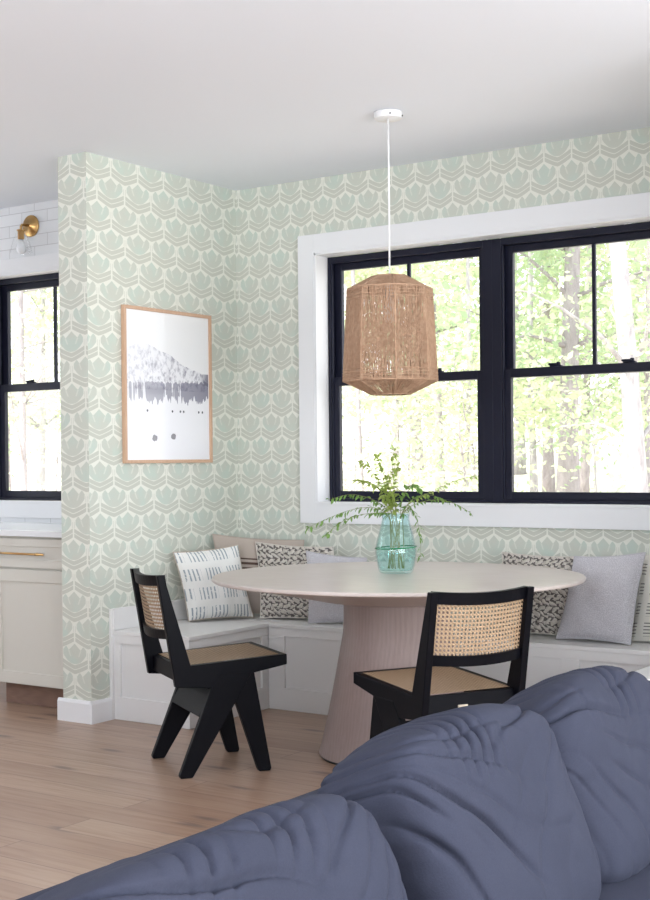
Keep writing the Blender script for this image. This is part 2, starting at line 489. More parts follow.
# ------------------------------------------------------------------ windows
def casing(name, x0, x1, z0, z1, w, yw, depth, label, sill=.012):
    """flat white casing on the wall face yw plus the reveal behind it"""
    bl = [(x0 - w, x0, yw - .02, yw, z0 - w, z1 + w), (x1, x1 + w, yw - .02, yw, z0 - w, z1 + w),
          (x0, x1, yw - .02, yw, z1, z1 + w), (x0, x1, yw - .02, yw, z0 - w, z0)]
    e = .011
    bl += [(x0 - .001, x0 + e, yw - .016, yw + depth, z0, z1), (x1 - e, x1 + .001, yw - .016, yw + depth, z0, z1),
           (x0, x1, yw - .016, yw + depth, z1 - e, z1 + .001), (x0, x1, yw - .024, yw + depth, z0 - .001, z0 + sill)]
    return struct(boxes(name, bl, white, bev=.0012), label, 'window trim')
casing('trim_1', WX0, WX1, WZ0, WZ1, .099, 0, .10, 'wide flat white casing around the dining window')
casing('trim_2', KX0, KX1, KZ0, KZ1, .085, YK, .07, 'white casing around the kitchen window')

def hung_window(name, x0, x1, z0, z1, y, label, zr=1.672, grille=True, locks=(.3, .7), fl=.034, fr=.034):
    """double-hung unit, front face of its frame at y"""
    o = sempty(name, label, 'window')
    ft = .034
    boxes('window_frame', [(x0, x0 + fl, y, y + .075, z0, z1), (x1 - fr, x1, y, y + .075, z0, z1), (x0 + fl, x1 - fr, y, y + .075, z1 - ft, z1), (x0 + fl, x1 - fr, y, y + .075, z0, z0 + .016),
                           (x0 + fl, x0 + fl + .010, y + .006, y + .02, z0 + .016, z1 - ft), (x1 - fr - .010, x1 - fr, y + .006, y + .02, z0 + .016, z1 - ft)], navy, o, bev=.002)
    a, b = x0 + fl, x1 - fr; st = .043
    up = boxes('upper_sash', [(a, a + st, y + .045, y + .072, zr - .022, z1 - ft), (b - st, b, y + .045, y + .072, zr - .022, z1 - ft), (a + st, b - st, y + .045, y + .072, z1 - ft - .036, z1 - ft), (a + st, b - st, y + .045, y + .072, zr - .022, zr + .016)], navy, o, bev=.002)
    lo = boxes('lower_sash', [(a, a + st, y + .014, y + .042, z0 + .016, zr + .022), (b - st, b, y + .014, y + .042, z0 + .016, zr + .022), (a + st, b - st, y + .014, y + .042, z0 + .016, z0 + .056), (a + st, b - st, y + .012, y + .042, zr - .022, zr + .022)], navy, o, bev=.002)
    if grille:
        m = (a + b) / 2; boxes('muntin', [(m - .009, m + .009, y + .05, y + .068, zr + .02, z1 - ft - .034)], navy, up, bev=.002)
    boxes('pane', [(a + st - .004, b - st + .004, y + .056, y + .060, zr + .012, z1 - ft - .032)], window_glass, up)
    boxes('pane', [(a + st - .004, b - st + .004, y + .026, y + .030, z0 + .052, zr - .018)], window_glass, lo)
    for q in locks:
        x = a + (b - a) * q; bm = bmesh.new()
        box(bm, x - .030, x + .030, y + .014, y + .040, zr + .022, zr + .030, .003)
        box(bm, x - .038, x + .004, y + .016, y + .030, zr + .029, zr + .040, .004)
        bmesh.ops.create_cone(bm, cap_ends=True, segments=14, radius1=.011, radius2=.009, depth=.016, matrix=Matrix.Translation((x + .012, y + .026, zr + .036)))
        finish('sash_lock', bm, navy, lo)
    return o
MX = 1.499
hung_window('window_1', WX0 + .011, MX, WZ0 + .012, WZ1 - .011, .10, 'left dark framed double hung sash of the dining window', fl=.016, fr=.049)
hung_window('window_2', MX, WX1 - .011, WZ0 + .012, WZ1 - .011, .10, 'right dark framed double hung sash of the dining window', fl=.049, fr=.024)
hung_window('window_3', KX0 + .008, KX1 - .008, KZ0 + .012, KZ1 - .008, YK + .075, 'dark framed double hung kitchen window over the counter', zr=1.70, fl=.018, fr=.018)

# ------------------------------------------------------------------ built-in bench around the nook
BZ = .434
bench = empty('built_in_bench', 'white painted U-shaped panelled banquette bench built into the window nook', 'bench', (1.55, -.4, 0))
def bx(name, lst, bev=0.0, par=bench, mat=bench_m):
    o = boxes(name, [(a - 1.55, b - 1.55, c + .4, d + .4, e, f) for a, b, c, d, e, f in lst], mat, par, bev); return o
RX = 2.615; BX = .487; BY = -.407; BE = -1.045; RE = -1.10
bx('seat_board', [(0.001, BX + .006, BE - .006, -.001, BZ - .020, BZ), (BX + .006, RX - .006, BY - .006, -.001, BZ - .020, BZ), (RX - .006, 3.099, RE - .006, -.001, BZ - .020, BZ)], .0025)
def panel_x(name, y, x0, x1, recs, z1=BZ - .020):          # panel face toward -Y
    zs = (.112, .372); bl = [(x0, x1, y, y + .018, 0.001, zs[0]), (x0, x1, y, y + .018, zs[1], z1)]
    cur = x0
    for a, b in recs: bl.append((cur, a, y, y + .018, zs[0], zs[1])); cur = b
    bl.append((cur, x1, y, y + .018, zs[0], zs[1])); bl.append((x0, x1, y + .013, y + .03, .10, .38))
    return bx(name, bl, .0012)
def panel_y(name, x, s, y0, y1, recs, z1=BZ - .020):       # face toward +X (s=1) or -X (s=-1)
    zs = (.112, .372); t = -.018 * s; xs = sorted((x, x + t)); xr = sorted((x - .013 * s, x - .03 * s))
    bl = [(*xs, y0, y1, 0.001, zs[0]), (*xs, y0, y1, zs[1], z1)]; cur = y0
    for a, b in recs: bl.append((*xs, cur, a, *zs)); cur = b
    bl.append((*xs, cur, y1, *zs)); bl.append((*xr, y0, y1, .10, .38))
    return bx(name, bl, .0012)
panel_x('end_panel', BE, 0.017, BX, [(.056, .432)])
panel_y('front_panel', BX, 1, BE + .018, BY, [(BE + .055, BY - .055)])
panel_x('front_panel', BY, BX, RX, [(.583, 1.285), (1.37, 2.068), (2.152, 2.55)])
panel_y('front_panel', RX, -1, RE + .018, BY, [(RE + .055, BY - .055)])
panel_x('end_panel', RE, RX, 3.099, [(RX + .055, 3.045)])
bx('wall_ledge', [(0.001, .022, BE - .004, -.001, BZ + .0005, .540)], .003)
bx('scribe_strip', [(0.0005, .017, BE - .018, BE + .018, .0005, .538)], .002)
bx('seat_core', [(.03, BX - .03, BE + .04, -.01, .01, .40), (BX - .03, RX + .03, BY + .04, -.01, .01, .40), (RX + .03, 3.08, RE + .04, -.01, .01, .40)])

# ------------------------------------------------------------------ dining table
TX, TY, TZ, TR = 1.581, -.992, .763, .785
table = empty('dining_table', 'round pale oak pedestal dining table with thin tapered edge', 'table', (TX, TY, 0))
bm = bmesh.new()
lathe(bm, [(.02, TZ - .115), (.24, TZ - .110), (.34, TZ - .098), (.50, TZ - .065), (.66, TZ - .036), (.755, TZ - .020), (TR - .004, TZ - .016), (TR, TZ - .012), (TR, TZ - .004), (TR - .004, TZ), (.5, TZ), (.02, TZ)], 96)
finish('table_top', bm, table_top_m, table, True).modifiers.new('edges', 'EDGE_SPLIT').split_angle = .6
bm = bmesh.new()
prof = []
for i in range(15):
    t = i / 14; prof.append((.338 - .132 * t ** .85 + (.02 * max(0, t - .8) / .2), .012 + (TZ - .118) * t))
lathe(bm, prof, 72)
finish('pedestal', bm, table_base_m, table, True).modifiers.new('edges', 'EDGE_SPLIT').split_angle = .8
bm = bmesh.new(); lathe(bm, [(.325, .0), (.330, .0), (.330, .013), (.325, .013)], 64)
finish('base_ring', bm, steel, table, True)

# ------------------------------------------------------------------ cane chairs
def uv_sheet(bm, P, nu, nv, w, h):
    """grid sheet with UVs in metres"""
    uvl = bm.loops.layers.uv.verify()
    V = [[bm.verts.new(P(i / nu, j / nv)) for j in range(nv + 1)] for i in range(nu + 1)]
    for i in range(nu):
        for j in range(nv):
            f = bm.faces.new((V[i][j], V[i + 1][j], V[i + 1][j + 1], V[i][j + 1])); f.smooth = True
            for l, (a, b) in zip(f.loops, ((i, j), (i + 1, j), (i + 1, j + 1), (i, j + 1))): l[uvl].uv = (a / nu * w, b / nv * h)

def back_pt(x, z):
    """point on the curved, raked back at height z"""
    y = -.208 - (z - .44) / (.81 - .44) * .062
    c = (1 - (x / .2) ** 2)
    return y - .034 * c
def make_chair(label, loc, rz, plate=False):
    t = empty('dining_chair', label, 'chair', loc, rz, 'black cane dining chairs')
    for s in (-1, 1):
        fn = lambda a, b, d, s=s: (s * d, a, b)
        bm = bmesh.new()     # side rail and raked back post in one board
        prism(bm, [(.258, .426), (.258, .468), (-.150, .444), (-.258, .806), (-.285, .806), (-.214, .362), (-.06, .350), (.10, .398)], fn, .184, .212, .003)
        finish('side_frame', bm, black, t)
        bm = bmesh.new()
        prism(bm, [(-.200, .012), (-.196, 0), (-.148, 0), (-.141, .010), (.037, .290), (.105, .404), (-.03, .404), (-.066, .352)], fn, .186, .214, .003)
        finish('leg', bm, black, t)
        bm = bmesh.new()
        prism(bm, [(.130, .010), (.136, 0), (.182, 0), (.187, .010), (.116, .408), (-.01, .380), (.037, .286)], fn, .182, .210, .003)
        finish('leg', bm, black, t)
    # seat frame
    bm = bmesh.new()
    prism(bm, [(.232, .424), (.258, .426), (.258, .468), (.232, .4665)], lambda a, b, d: (d, a, b), -.19, .19, .003)
    finish('front_rail', bm, black, t)
    bm = bmesh.new()
    prism(bm, [(-.196, .376), (-.176, .376), (-.172, .441), (-.192, .440)], lambda a, b, d: (d, a, b), -.19, .19, .003)
    finish('rear_rail', bm, black, t)
    bm = bmesh.new()
    uv_sheet(bm, lambda u, v: (-.186 + .372 * u, -.172 + .405 * v, .4435 + .0225 * v - .006 * math.sin(PI * u) * math.sin(PI * v)), 10, 10, .372, .405)
    finish('seat_cane', bm, cane_seat, t)
    bm = bmesh.new()
    prism(bm, [(-.060, .338), (-.044, .330), (-.098, .228), (-.114, .236)], lambda a, b, d: (d, a, b), -.19, .19, .003)
    finish('stretcher', bm, black, t)
    # curved back rails
    def rail(name, z0, z1, th):
        bm = bmesh.new(); n = 14; R = []
        for i in range(n + 1):
            x = -.192 + .384 * i / n; dz = -.010 * (1 - (x / .2) ** 2)
            y0, y1 = back_pt(x, z0), back_pt(x, z1)
            R.append([bm.verts.new(p) for p in ((x, y0, z0 + dz), (x, y0 + th, z0 + dz), (x, y1 + th, z1 + dz), (x, y1, z1 + dz))])
        for A, B in zip(R, R[1:]):
            for k in range(4): bm.faces.new((A[k], B[k], B[(k + 1) % 4], A[(k + 1) % 4]))
        bm.faces.new(R[0]); bm.faces.new(R[-1][::-1])
        bmesh.ops.recalc_face_normals(bm, faces=bm.faces[:])
        finish(name, bm, black, t)
    rail('top_rail', .766, .808, .024); rail('lower_rail', .553, .590, .024)
    bm = bmesh.new()
    def BP(u, v):
        x = -.186 + .372 * u; z = .586 + .184 * v
        return (x, back_pt(x, z) + .012, z - .010 * (1 - (x / .2) ** 2))
    uv_sheet(bm, BP, 14, 8, .39, .19); finish('back_cane', bm, cane_back, t)
    if not plate: return t
    bm = bmesh.new(); box(bm, -.053, -.013, -.2005, -.1955, .386, .403, .0015)
    for q in (-.049, -.017):
        bmesh.ops.create_cone(bm, cap_ends=True, segments=10, radius1=.002, radius2=.002, depth=.003, matrix=Matrix.Translation((q, -.201, .3945)) @ Matrix.Rotation(PI / 2, 4, 'X'))
    tg = finish('maker_plate', bm, plain('pale_brass', (.62, .55, .44), .45, .9), t); tg['label'] = 'small blank brass plate'
    return t
make_chair('black cane dining chair with V legs left of the table, seen from its side', (1.02, -1.561, 0), -.59)
make_chair('black cane dining chair in front of the table with its back to the sofa', (2.147, -1.662, 0), 1.071, True)

# ------------------------------------------------------------------ pillows
def pillow(name, label, mat, TL, TRc, BL, BR, th, back=None, seed=0, group='throw pillows along the bench', puff=.55):
    TL, TRc, BL, BR = (Vector(v) for v in (TL, TRc, BL, BR))
    c = (TL + TRc + BL + BR) / 4
    nrm = ((TRc - TL + BR - BL).cross(TL - BL + TRc - BR)).normalized()     # toward the room
    n = 26
    def half(sgn):
        bm = bmesh.new(); uvl = bm.loops.layers.uv.verify(); V = []
        for i in range(n + 1):
            row = []
            for j in range(n + 1):
                s = -1 + 2 * i / n; t = -1 + 2 * j / n
                s2 = s * (1 - .055 * (1 - t * t)); t2 = t * (1 - .055 * (1 - s * s))
                u, v = (s2 + 1) / 2, (t2 + 1) / 2
                p = (BL * (1 - u) + BR * u) * (1 - v) + (TL * (1 - u) + TRc * u) * v
                h = max(0.0, (1 - s * s) * (1 - t * t)) ** puff * th / 2
                w = noise.noise(Vector((s * 1.7 + seed, t * 1.7, seed * 3.1 + sgn))) * .25 + noise.noise(Vector((s * 4 + seed, t * 4, 9 + seed))) * .07
                h *= (1 + w - .12 * t)
                row.append(bm.verts.new(p + nrm * (h * sgn) - c))
            V.append(row)
        for i in range(n):
            for j in range(n):
                q = ((i, j), (i + 1, j), (i + 1, j + 1), (i, j + 1))
                if sgn < 0: q = q[::-1]
                f = bm.faces.new([V[a][b] for a, b in q]); f.smooth = True
                for l, (a, b) in zip(f.loops, q): l[uvl].uv = (a / n, b / n)
        return bm
    o = finish(name, half(1), mat, None, False, c)
    tag(o, label, 'pillow', group)
    bk = finish('back_cover', half(-1), back or mat, o)
    if back: bk['label'] = 'tan back cover'
    bm = bmesh.new(); ring = []
    for k in range(4 * n):
        side, q = divmod(k, n); q = -1 + 2 * q / n
        s, t = ((q, -1), (1, q), (-q, 1), (-1, -q))[side]
        s2 = s * (1 - .055 * (1 - t * t)); t2 = t * (1 - .055 * (1 - s * s)); u, v = (s2 + 1) / 2, (t2 + 1) / 2
        ring.append((BL * (1 - u) + BR * u) * (1 - v) + (TL * (1 - u) + TRc * u) * v - c)
    ring.append(ring[0]); tube(bm, ring, .003, 5, False)
    sm = finish('seam', bm, back or mat, o, True)
    return o
tan = m_fabric('tan_cotton', (.40, .33, .26), (.50, .42, .34), 300)
WEAVE, FLORAL = m_weave_pillow(), m_floral_pillow()
pillow('throw_pillow', 'white pillow with slate dash marks leaning on the left wall of the bench', m_dash_pillow(), (.060, -.640, .792), (.238, -.324, .818), (.130, -.605, .441), (.311, -.292, .441), .165, tan, 1)
pillow('throw_pillow', 'tan pillow with dark brown stripes tucked in the bench corner', m_stripe_pillow(), (.050, -.300, .868), (.475, -.062, .834), (.110, -.315, .441), (.50, -.085, .441), .08, None, 2)
pillow('throw_pillow', 'black and cream woven pillow beside the striped tan one in the corner', WEAVE, (.275, -.222, .828), (.700, -.128, .808), (.350, -.286, .438), (.790, -.188, .438), .10, None, 3)
pillow('throw_pillow', 'pale grey pillow mostly hidden behind the left half of the table', FLORAL, (.640, -.285, .795), (.920, -.160, .761), (.690, -.345, .438), (.985, -.220, .438), .09, None, 4)
pillow('throw_pillow', 'black and cream woven pillow under the right window, touching the lilac-grey one', WEAVE, (1.634, -.090, .808), (2.066, -.103, .802), (1.675, -.187, .438), (2.075, -.190, .438), .12, None, 5)
pillow('throw_pillow', 'large lilac-grey linen pillow with faint floral quilting right of the table', FLORAL, (2.039, -.182, .806), (2.372, -.187, .835), (1.985, -.266, .440), (2.338, -.285, .438), .14, None, 6)
pillow('throw_pillow', 'cream pillow with dark tick marks at the right end of the bench', m_cream_dash(), (2.325, -.085, .818), (2.740, -.115, .800), (2.285, -.165, .438), (2.70, -.200, .438), .11, None, 7)

# ------------------------------------------------------------------ vase and greenery
VX, VY, VZ = 1.524, -.899, TZ
vase = empty('glass_vase', 'aqua glass vase with a green band standing on the round table', 'vase', (VX, VY, VZ))
vase_glass = m_glass('aqua_glass', (.885, .975, .972), .9)
bm = bmesh.new()
VP = [(.066, .001), (.073, .006), (.080, .03), (.087, .065), (.089, .095), (.086, .12), (.076, .165), (.064, .21), (.059, .235), (.0605, .25), (.063, .256)]
lathe(bm, VP + [(.060, .257), (.056, .235), (.060, .21), (.072, .165), (.082, .12), (.085, .095), (.083, .065), (.076, .03), (.068, .012), (.02, .010)], 24, (0, 0), False)
bmesh.ops.contextual_create(bm, geom=[v for v in bm.verts if abs(v.co.z - .001) < 1e-5])
body = finish('body', bm, vase_glass, vase, True)
bm = bmesh.new(); lathe(bm, [(.066, .013), (.0745, .03), (.0815, .065), (.0835, .095), (.082, .108), (.02, .108)], 32)
finish('water', bm, m_glass('vase_water', (.95, .99, .99), .3), vase, True)
bm = bmesh.new(); ring = []
for k in range(41):
    a = 2 * PI * k / 40; ring.append((.0895 * math.cos(a), .0895 * math.sin(a), .111 + .004 * math.cos(a - .6)))
tube(bm, ring, .0028, 6, False)
finish('green_band', bm, plain('emerald_glass', (.01, .22, .085), .2), vase, True)
rv = Vector((.8167, .5769, 0)); tv = Vector((.5769, -.8167, 0))
leafA = m_leaf('sprig_leaf', (.20, .33, .10), .35); leafB = m_leaf('young_sprig_leaf', (.42, .50, .16), .5); stem_m = plain('sprig_stem', (.20, .23, .07), .6)
def leaf(bm, p, d, n, L, W):
    d = d.normalized(); s = d.cross(n).normalized(); n = s.cross(d).normalized()
    a = [p, p + d * L * .35 + s * W + n * W * .4, p + d * L * .75 + s * W * .7 + n * W * .2, p + d * L - n * L * .08, p + d * L * .75 - s * W * .7 + n * W * .2, p + d * L * .35 - s * W + n * W * .4, p + d * L * .5]
    v = [bm.verts.new(q) for q in a]
    for f in ((0, 1, 6), (1, 2, 6), (2, 3, 6), (3, 4, 6), (4, 5, 6), (5, 0, 6)): bm.faces.new([v[i] for i in f])
def curve_pts(P, n):
    out = []
    for i in range(len(P) - 1):
        p0, p1, p2, p3 = P[max(i - 1, 0)], P[i], P[i + 1], P[min(i + 2, len(P) - 1)]
        for k in range(n):
            t = k / n; out.append(.5 * ((2 * p1) + (p2 - p0) * t + (2 * p0 - 5 * p1 + 4 * p2 - p3) * t * t + (3 * p1 - p0 - 3 * p2 + p3) * t ** 3))
    out.append(P[-1]); return out
sprigs = [
 ('long drooping green sprig reaching furthest left from the vase', [(-.035, .25), (-.10, .285), (-.20, .275), (-.30, .24), (-.39, .20)], .10, leafA, .036, .0055),
 ('green sprig hanging left of the vase just below the longest one', [(-.03, .25), (-.09, .262), (-.18, .25), (-.26, .215), (-.31, .17)], .16, leafA, .034, .0055),
 ('thin green sprig lying along the dark bottom rail of the left window', [(-.03, .26), (-.09, .315), (-.19, .340), (-.29, .315)], -.08, leafA, .034, .0055),
 ('tall leafy sprig leaning left against the window glass', [(-.02, .27), (-.055, .37), (-.11, .455), (-.15, .49)], .02, leafB, .040, .0075),
 ('tall leafy sprig left of centre, a little shorter than its right neighbour', [(-.01, .27), (-.03, .37), (-.055, .45), (-.075, .505)], -.05, leafB, .042, .008),
 ('tallest thin sprig rising straight up from the vase', [(.0, .27), (-.005, .38), (-.012, .48), (.004, .545)], -.02, leafB, .036, .006),
 ('short leafy sprig curling over the right rim of the vase', [(.02, .27), (.035, .34), (.07, .385), (.105, .36)], .05, leafA, .038, .0075),
 ('fine sprig slanting up to the far right of the vase', [(.03, .26), (.08, .31), (.17, .355), (.28, .40), (.36, .412)], -.06, leafB, .026, .004),
 ('wispy sprig arching right in front of the window sill', [(.035, .255), (.09, .30), (.18, .315), (.26, .295), (.32, .255)], .06, leafA, .026, .0035),
 ('sprig running right just over the dark bottom rail of the left window', [(.03, .26), (.08, .32), (.15, .335), (.23, .31)], -.10, leafA, .032, .005),
 ('bushy sprig bending left at middle height above the vase', [(-.02, .27), (-.06, .35), (-.11, .395), (-.165, .405)], .06, leafB, .042, .008),
 ('bushy sprig rising in the middle of the bunch', [(.0, .27), (-.02, .35), (-.035, .41), (.015, .465)], .03, leafB, .042, .0085),
 ('small sprig drooping over the front of the vase rim toward the table', [(.03, .255), (.07, .275), (.095, .21), (.103, .13), (.098, .06)], .05, leafA, .030, .003)]
for i, (lab, P, dd, lm, LL, WW) in enumerate(sprigs):
    rnd = random.Random(40 + i)
    a0 = i * 2.4; base = Vector((.035 * math.cos(a0), .035 * math.sin(a0), .020))
    nk = rv * (P[0][0] * .9) + tv * (.02 * math.sin(a0)); mid = base.lerp(nk + Vector((0, 0, P[0][1])), .55)
    n = len(P)
    pts = [base, mid] + [rv * r + tv * (dd * (k / (n - 1)) ** 1.2 + .02 * math.sin(a0) * (1 - k / (n - 1))) + Vector((0, 0, z)) for k, (r, z) in enumerate(P)]
    C = curve_pts(pts, 6)
    sp = empty('leafy_sprig', lab, 'greenery', (VX, VY, VZ), 0, 'green sprigs in the vase')
    bm = bmesh.new(); m = len(C); tube(bm, C, [.0019 - .0013 * k / (m - 1) for k in range(m)], 5); finish('stem', bm, stem_m, sp, True)
    bm = bmesh.new(); acc = 0
    for k in range(12, m - 1):
        seg = C[k + 1] - C[k]; steps = max(1, int(seg.length / (.0085 if lm is leafB else .011)))
        for q in range(steps):
            p = C[k] + seg * (q / steps); d = seg.normalized()
            for sg in (-1, 1):
                if rnd.random() < .15: continue
                sd = d.cross(Vector((rnd.uniform(-.5, .5), rnd.uniform(-.5, .5), 1))).normalized() * sg
                dirv = d * rnd.uniform(.2, .7) + sd * rnd.uniform(.4, 1) + Vector((0, 0, rnd.uniform(-1.0, .15)))
                leaf(bm, p, dirv, Vector((rnd.uniform(-.4, .4), rnd.uniform(-.4, .4), 1)), LL * rnd.uniform(.6, 1.1), WW * rnd.uniform(.8, 1.35))
    finish('leaves', bm, lm, sp)

# ------------------------------------------------------------------ pendant
PX, PY = 1.534, -.948
pend = empty('pendant_lamp', 'faceted woven jute pendant lamp hanging on a white cord over the table', 'lamp', (PX, PY, H))
bm = bmesh.new(); lathe(bm, [(.055, -.032), (.060, -.029), (.060, -.003), (.056, -.0005)], 40)
can = finish('ceiling_canopy', bm, cord_m, pend, True); can.modifiers.new('edges', 'EDGE_SPLIT').split_angle = .6
for a in (-.9, .35, 2.2):
    bm = bmesh.new(); bmesh.ops.create_cone(bm, cap_ends=True, segments=10, radius1=.0035, radius2=.0035, depth=.006, matrix=Matrix.Translation((.061 * math.cos(a), .061 * math.sin(a), -.020)) @ Matrix.Rotation(a, 4, 'Z') @ Matrix.Rotation(PI / 2, 4, 'Y'))
    finish('canopy_screw', bm, steel, can)
bm = bmesh.new(); tube(bm, [(0, 0, -.028), (.001, 0, -.35), (0, 0, -.73)], .0042, 10); finish('cord', bm, cord_m, pend, True)
zt, zs, zb, ze = 2.038 - H, 1.985 - H, 1.590 - H, 1.534 - H
rt_, rs_, rb_, re_ = .078, .183, .2035, .085
A0 = math.radians(-54.7 + 2)
def oct_pt(k, r, z): a = A0 + k * PI / 4; return Vector((r * math.cos(a), r * math.sin(a), z))
bm = bmesh.new()
for r, z in ((rt_, zt), (rs_, zs), (rb_, zb), (re_, ze)):
    for k in range(8): tube(bm, [oct_pt(k, r, z), oct_pt(k + 1, r, z)], .0034, 6)
for k in range(8): tube(bm, [oct_pt(k, rt_, zt), oct_pt(k, rs_, zs), oct_pt(k, rb_, zb), oct_pt(k, re_, ze)], .0034, 6)
for k in (0, 2, 4, 6): tube(bm, [oct_pt(k, rt_, zt), Vector((0, 0, zt - .004))], .002, 6)
finish('frame', bm, jute, pend, True)
def strand(bm, a, b, r, sag=0):
    tube(bm, [a, a.lerp(b, .5) + Vector((0, 0, 0)), b], r, 4, False)
rnd = random.Random(3)
bm = bmesh.new()
for k in range(8):
    def side(u, v, off=0):
        r = rs_ + (rb_ - rs_) * (1 - v); z = zb + (zs - zb) * v
        p = oct_pt(k, r, z).lerp(oct_pt(k + 1, r, z), u); n_ = (oct_pt(k, 1, 0) + oct_pt(k + 1, 1, 0)).normalized()
        return p + n_ * off
    for i in range(92):
        u = (i // 2 + .5) / 46 + rnd.uniform(-.004, .004); lay = i % 2; sg_ = 1 - 2 * lay
        sl = sg_ * rnd.uniform(.15, .27) * min(1, 4 * min(u, 1 - u) + .15)
        cl = lambda q: min(.996, max(.004, q))
        pts_ = [(cl(u - sl * .5), 1), (cl(u - sl * .42), .86), (cl(u + rnd.uniform(-.008, .008)), .5), (cl(u + sl * .42), .14), (cl(u + sl * .5), 0)]
        tube(bm, [side(q, v_, .0022 * lay) for q, v_ in pts_], rnd.uniform(.0009, .0014), 4, False)
    for v_ in (.985, .95, .915, .88, .12, .085, .05, .015):
        tube(bm, [side(.0, v_, .0035), side(1.0, v_, .0035)], .0016, 5, False)
sh = finish('woven_shade', bm, jute, pend, True)
bm = bmesh.new()
for k in range(8):
    for i in range(60):
        u = (i + .5) / 60
        tube(bm, [oct_pt(k, rs_, zs).lerp(oct_pt(k + 1, rs_, zs), u), oct_pt(k, rt_, zt).lerp(oct_pt(k + 1, rt_, zt), u)], .0012, 4, False)
        tube(bm, [oct_pt(k, rb_, zb).lerp(oct_pt(k + 1, rb_, zb), u), oct_pt(k, re_, ze).lerp(oct_pt(k + 1, re_, ze), min(.99, max(.01, u + rnd.uniform(-.12, .12))))], .0013, 4, False)
finish('woven_ends', bm, jute, pend, True)
bm = bmesh.new(); lathe(bm, [(.010, -.715), (.020, -.725), (.020, -.79), (.014, -.795)], 20); so = finish('lamp_socket', bm, cord_m, pend, True)
bm = bmesh.new(); lathe(bm, [(.012, -.795), (.016, -.81), (.030, -.845), (.032, -.87), (.022, -.897), (.003, -.905)], 24); finish('bulb', bm, plain('opal_bulb', (.85, .85, .83), .3), so, True)

# ------------------------------------------------------------------ framed print
fr = empty('framed_print', 'oak framed mountain snow scene hanging on the wallpapered partition', 'picture', (.0, -.605, 1.64))
y0, y1, z0, z1 = -.349, .349, -.392, .392; fw = .017
bm = bmesh.new()
for b in ((.002, .024, y0, y0 + fw, z0, z1), (.002, .024, y1 - fw, y1, z0, z1), (.002, .024, y0 + fw, y1 - fw, z0, z0 + fw), (.002, .024, y0 + fw, y1 - fw, z1 - fw, z1)): box(bm, *b, bev=.0015)
finish('frame', bm, oak_frame, fr)
boxes('backing_board', [(.002, .010, y0 + .005, y1 - .005, z0 + .005, z1 - .005)], toe_m, fr)
bm = bmesh.new(); uvl = bm.loops.layers.uv.verify()
vs = [bm.verts.new((.014, y, z)) for y, z in ((y0 + .01, z0 + .01), (y1 - .01, z0 + .01), (y1 - .01, z1 - .01), (y0 + .01, z1 - .01))]
f = bm.faces.new(vs)
for l, uv in zip(f.loops, ((0, 0), (1, 0), (1, 1), (0, 1))): l[uvl].uv = uv
finish('print', bm, m_print(), fr)

# ------------------------------------------------------------------ kitchen
cab = empty('base_cabinet', 'greige shaker base cabinet with one drawer and door beside the partition', 'cabinet', (-.53, -1.04, 0))
CF = -1.06
def cb(name, lst, mat, par=cab, bev=0.0): return boxes(name, [(a + .53, b + .53, c + 1.04, d + 1.04, e, f) for a, b, c, d, e, f in lst], mat, par, bev)
cb('body', [(-.86, -.192, CF + .021, -.44, .115, .878)], cab_m)
cb('toe_kick', [(-.80, -.192, -.985, -.965, .001, .115)], toe_m)
def shaker(name, x0, x1, z0, z1, st):
    return cb(name, [(x0, x0 + st, CF, CF + .02, z0, z1), (x1 - st, x1, CF, CF + .02, z0, z1), (x0 + st, x1 - st, CF, CF + .02, z0, z0 + st), (x0 + st, x1 - st, CF, CF + .02, z1 - st, z1),
                     (x0 + st - .004, x1 - st + .004, CF + .009, CF + .018, z0 + st - .004, z1 - st + .004)], cab_m, cab, .001)
shaker('door', -.818, -.207, .120, .709, .062)
dr = shaker('drawer', -.818, -.207, .719, .868, .040)
bm = bmesh.new()
hx0, hx1, hz = -.78 + .53, -.345 + .53, .792
tube(bm, [(hx0 - .06, CF + 1.04 - .030, hz), (hx1 + .02 - .09, CF + 1.04 - .030, hz)], .0055, 12)
for x in (hx0 + .02, hx1 - .115):
    tube(bm, [(x, CF + 1.04 - .030, hz), (x, CF + 1.04 + .002, hz)], .0045, 10)
    tube(bm, [(x - .013, CF + 1.04 - .030, hz), (x + .013, CF + 1.04 - .030, hz)], .0075, 12)
finish('handle', bm, brass, dr, True)['label'] = 'slim brass bar pull'
ct = boxes('countertop', [(-3.4, -.188, -1.085, -.422, .880, .912)], quartz, None, .003)
tag(ct, 'white quartz countertop running under the kitchen window', 'countertop')

sc = empty('wall_sconce', 'brass wall sconce with clear glass shade above the kitchen window', 'lamp', (-1.15, YK, 2.615))
bm = bmesh.new()
lathe(bm, [(.058, 0), (.062, .003), (.062, .011), (.058, .014), (.016, .016), (.014, .026)], 40)
bmesh.ops.rotate(bm, verts=bm.verts[:], cent=(0, 0, 0), matrix=Matrix.Rotation(PI / 2, 3, 'X'))
finish('rosette', bm, brass, sc, True)
bm = bmesh.new(); tube(bm, [(0, -.010, 0), (0, -.065, 0), (0, -.077, -.003), (0, -.084, -.012), (0, -.085, -.035)], .0075, 14)
finish('arm', bm, brass, sc, True)
bm = bmesh.new(); lathe(bm, [(.012, -.030), (.0245, -.033), (.0245, -.037), (.019, -.039), (.019, -.085), (.012, -.087)], 28, (0, -.085))
finish('socket', bm, brass, sc, True)
bm = bmesh.new(); lathe(bm, [(.022, -.037), (.030, -.055), (.046, -.095), (.058, -.135), (.062, -.165)], 40, (0, -.085), False)
finish('glass_shade', bm, clear_glass, sc, True)
bm = bmesh.new(); lathe(bm, [(.010, -.087), (.014, -.098), (.024, -.115), (.030, -.135), (.026, -.155), (.014, -.167), (.002, -.170)], 24, (0, -.085))
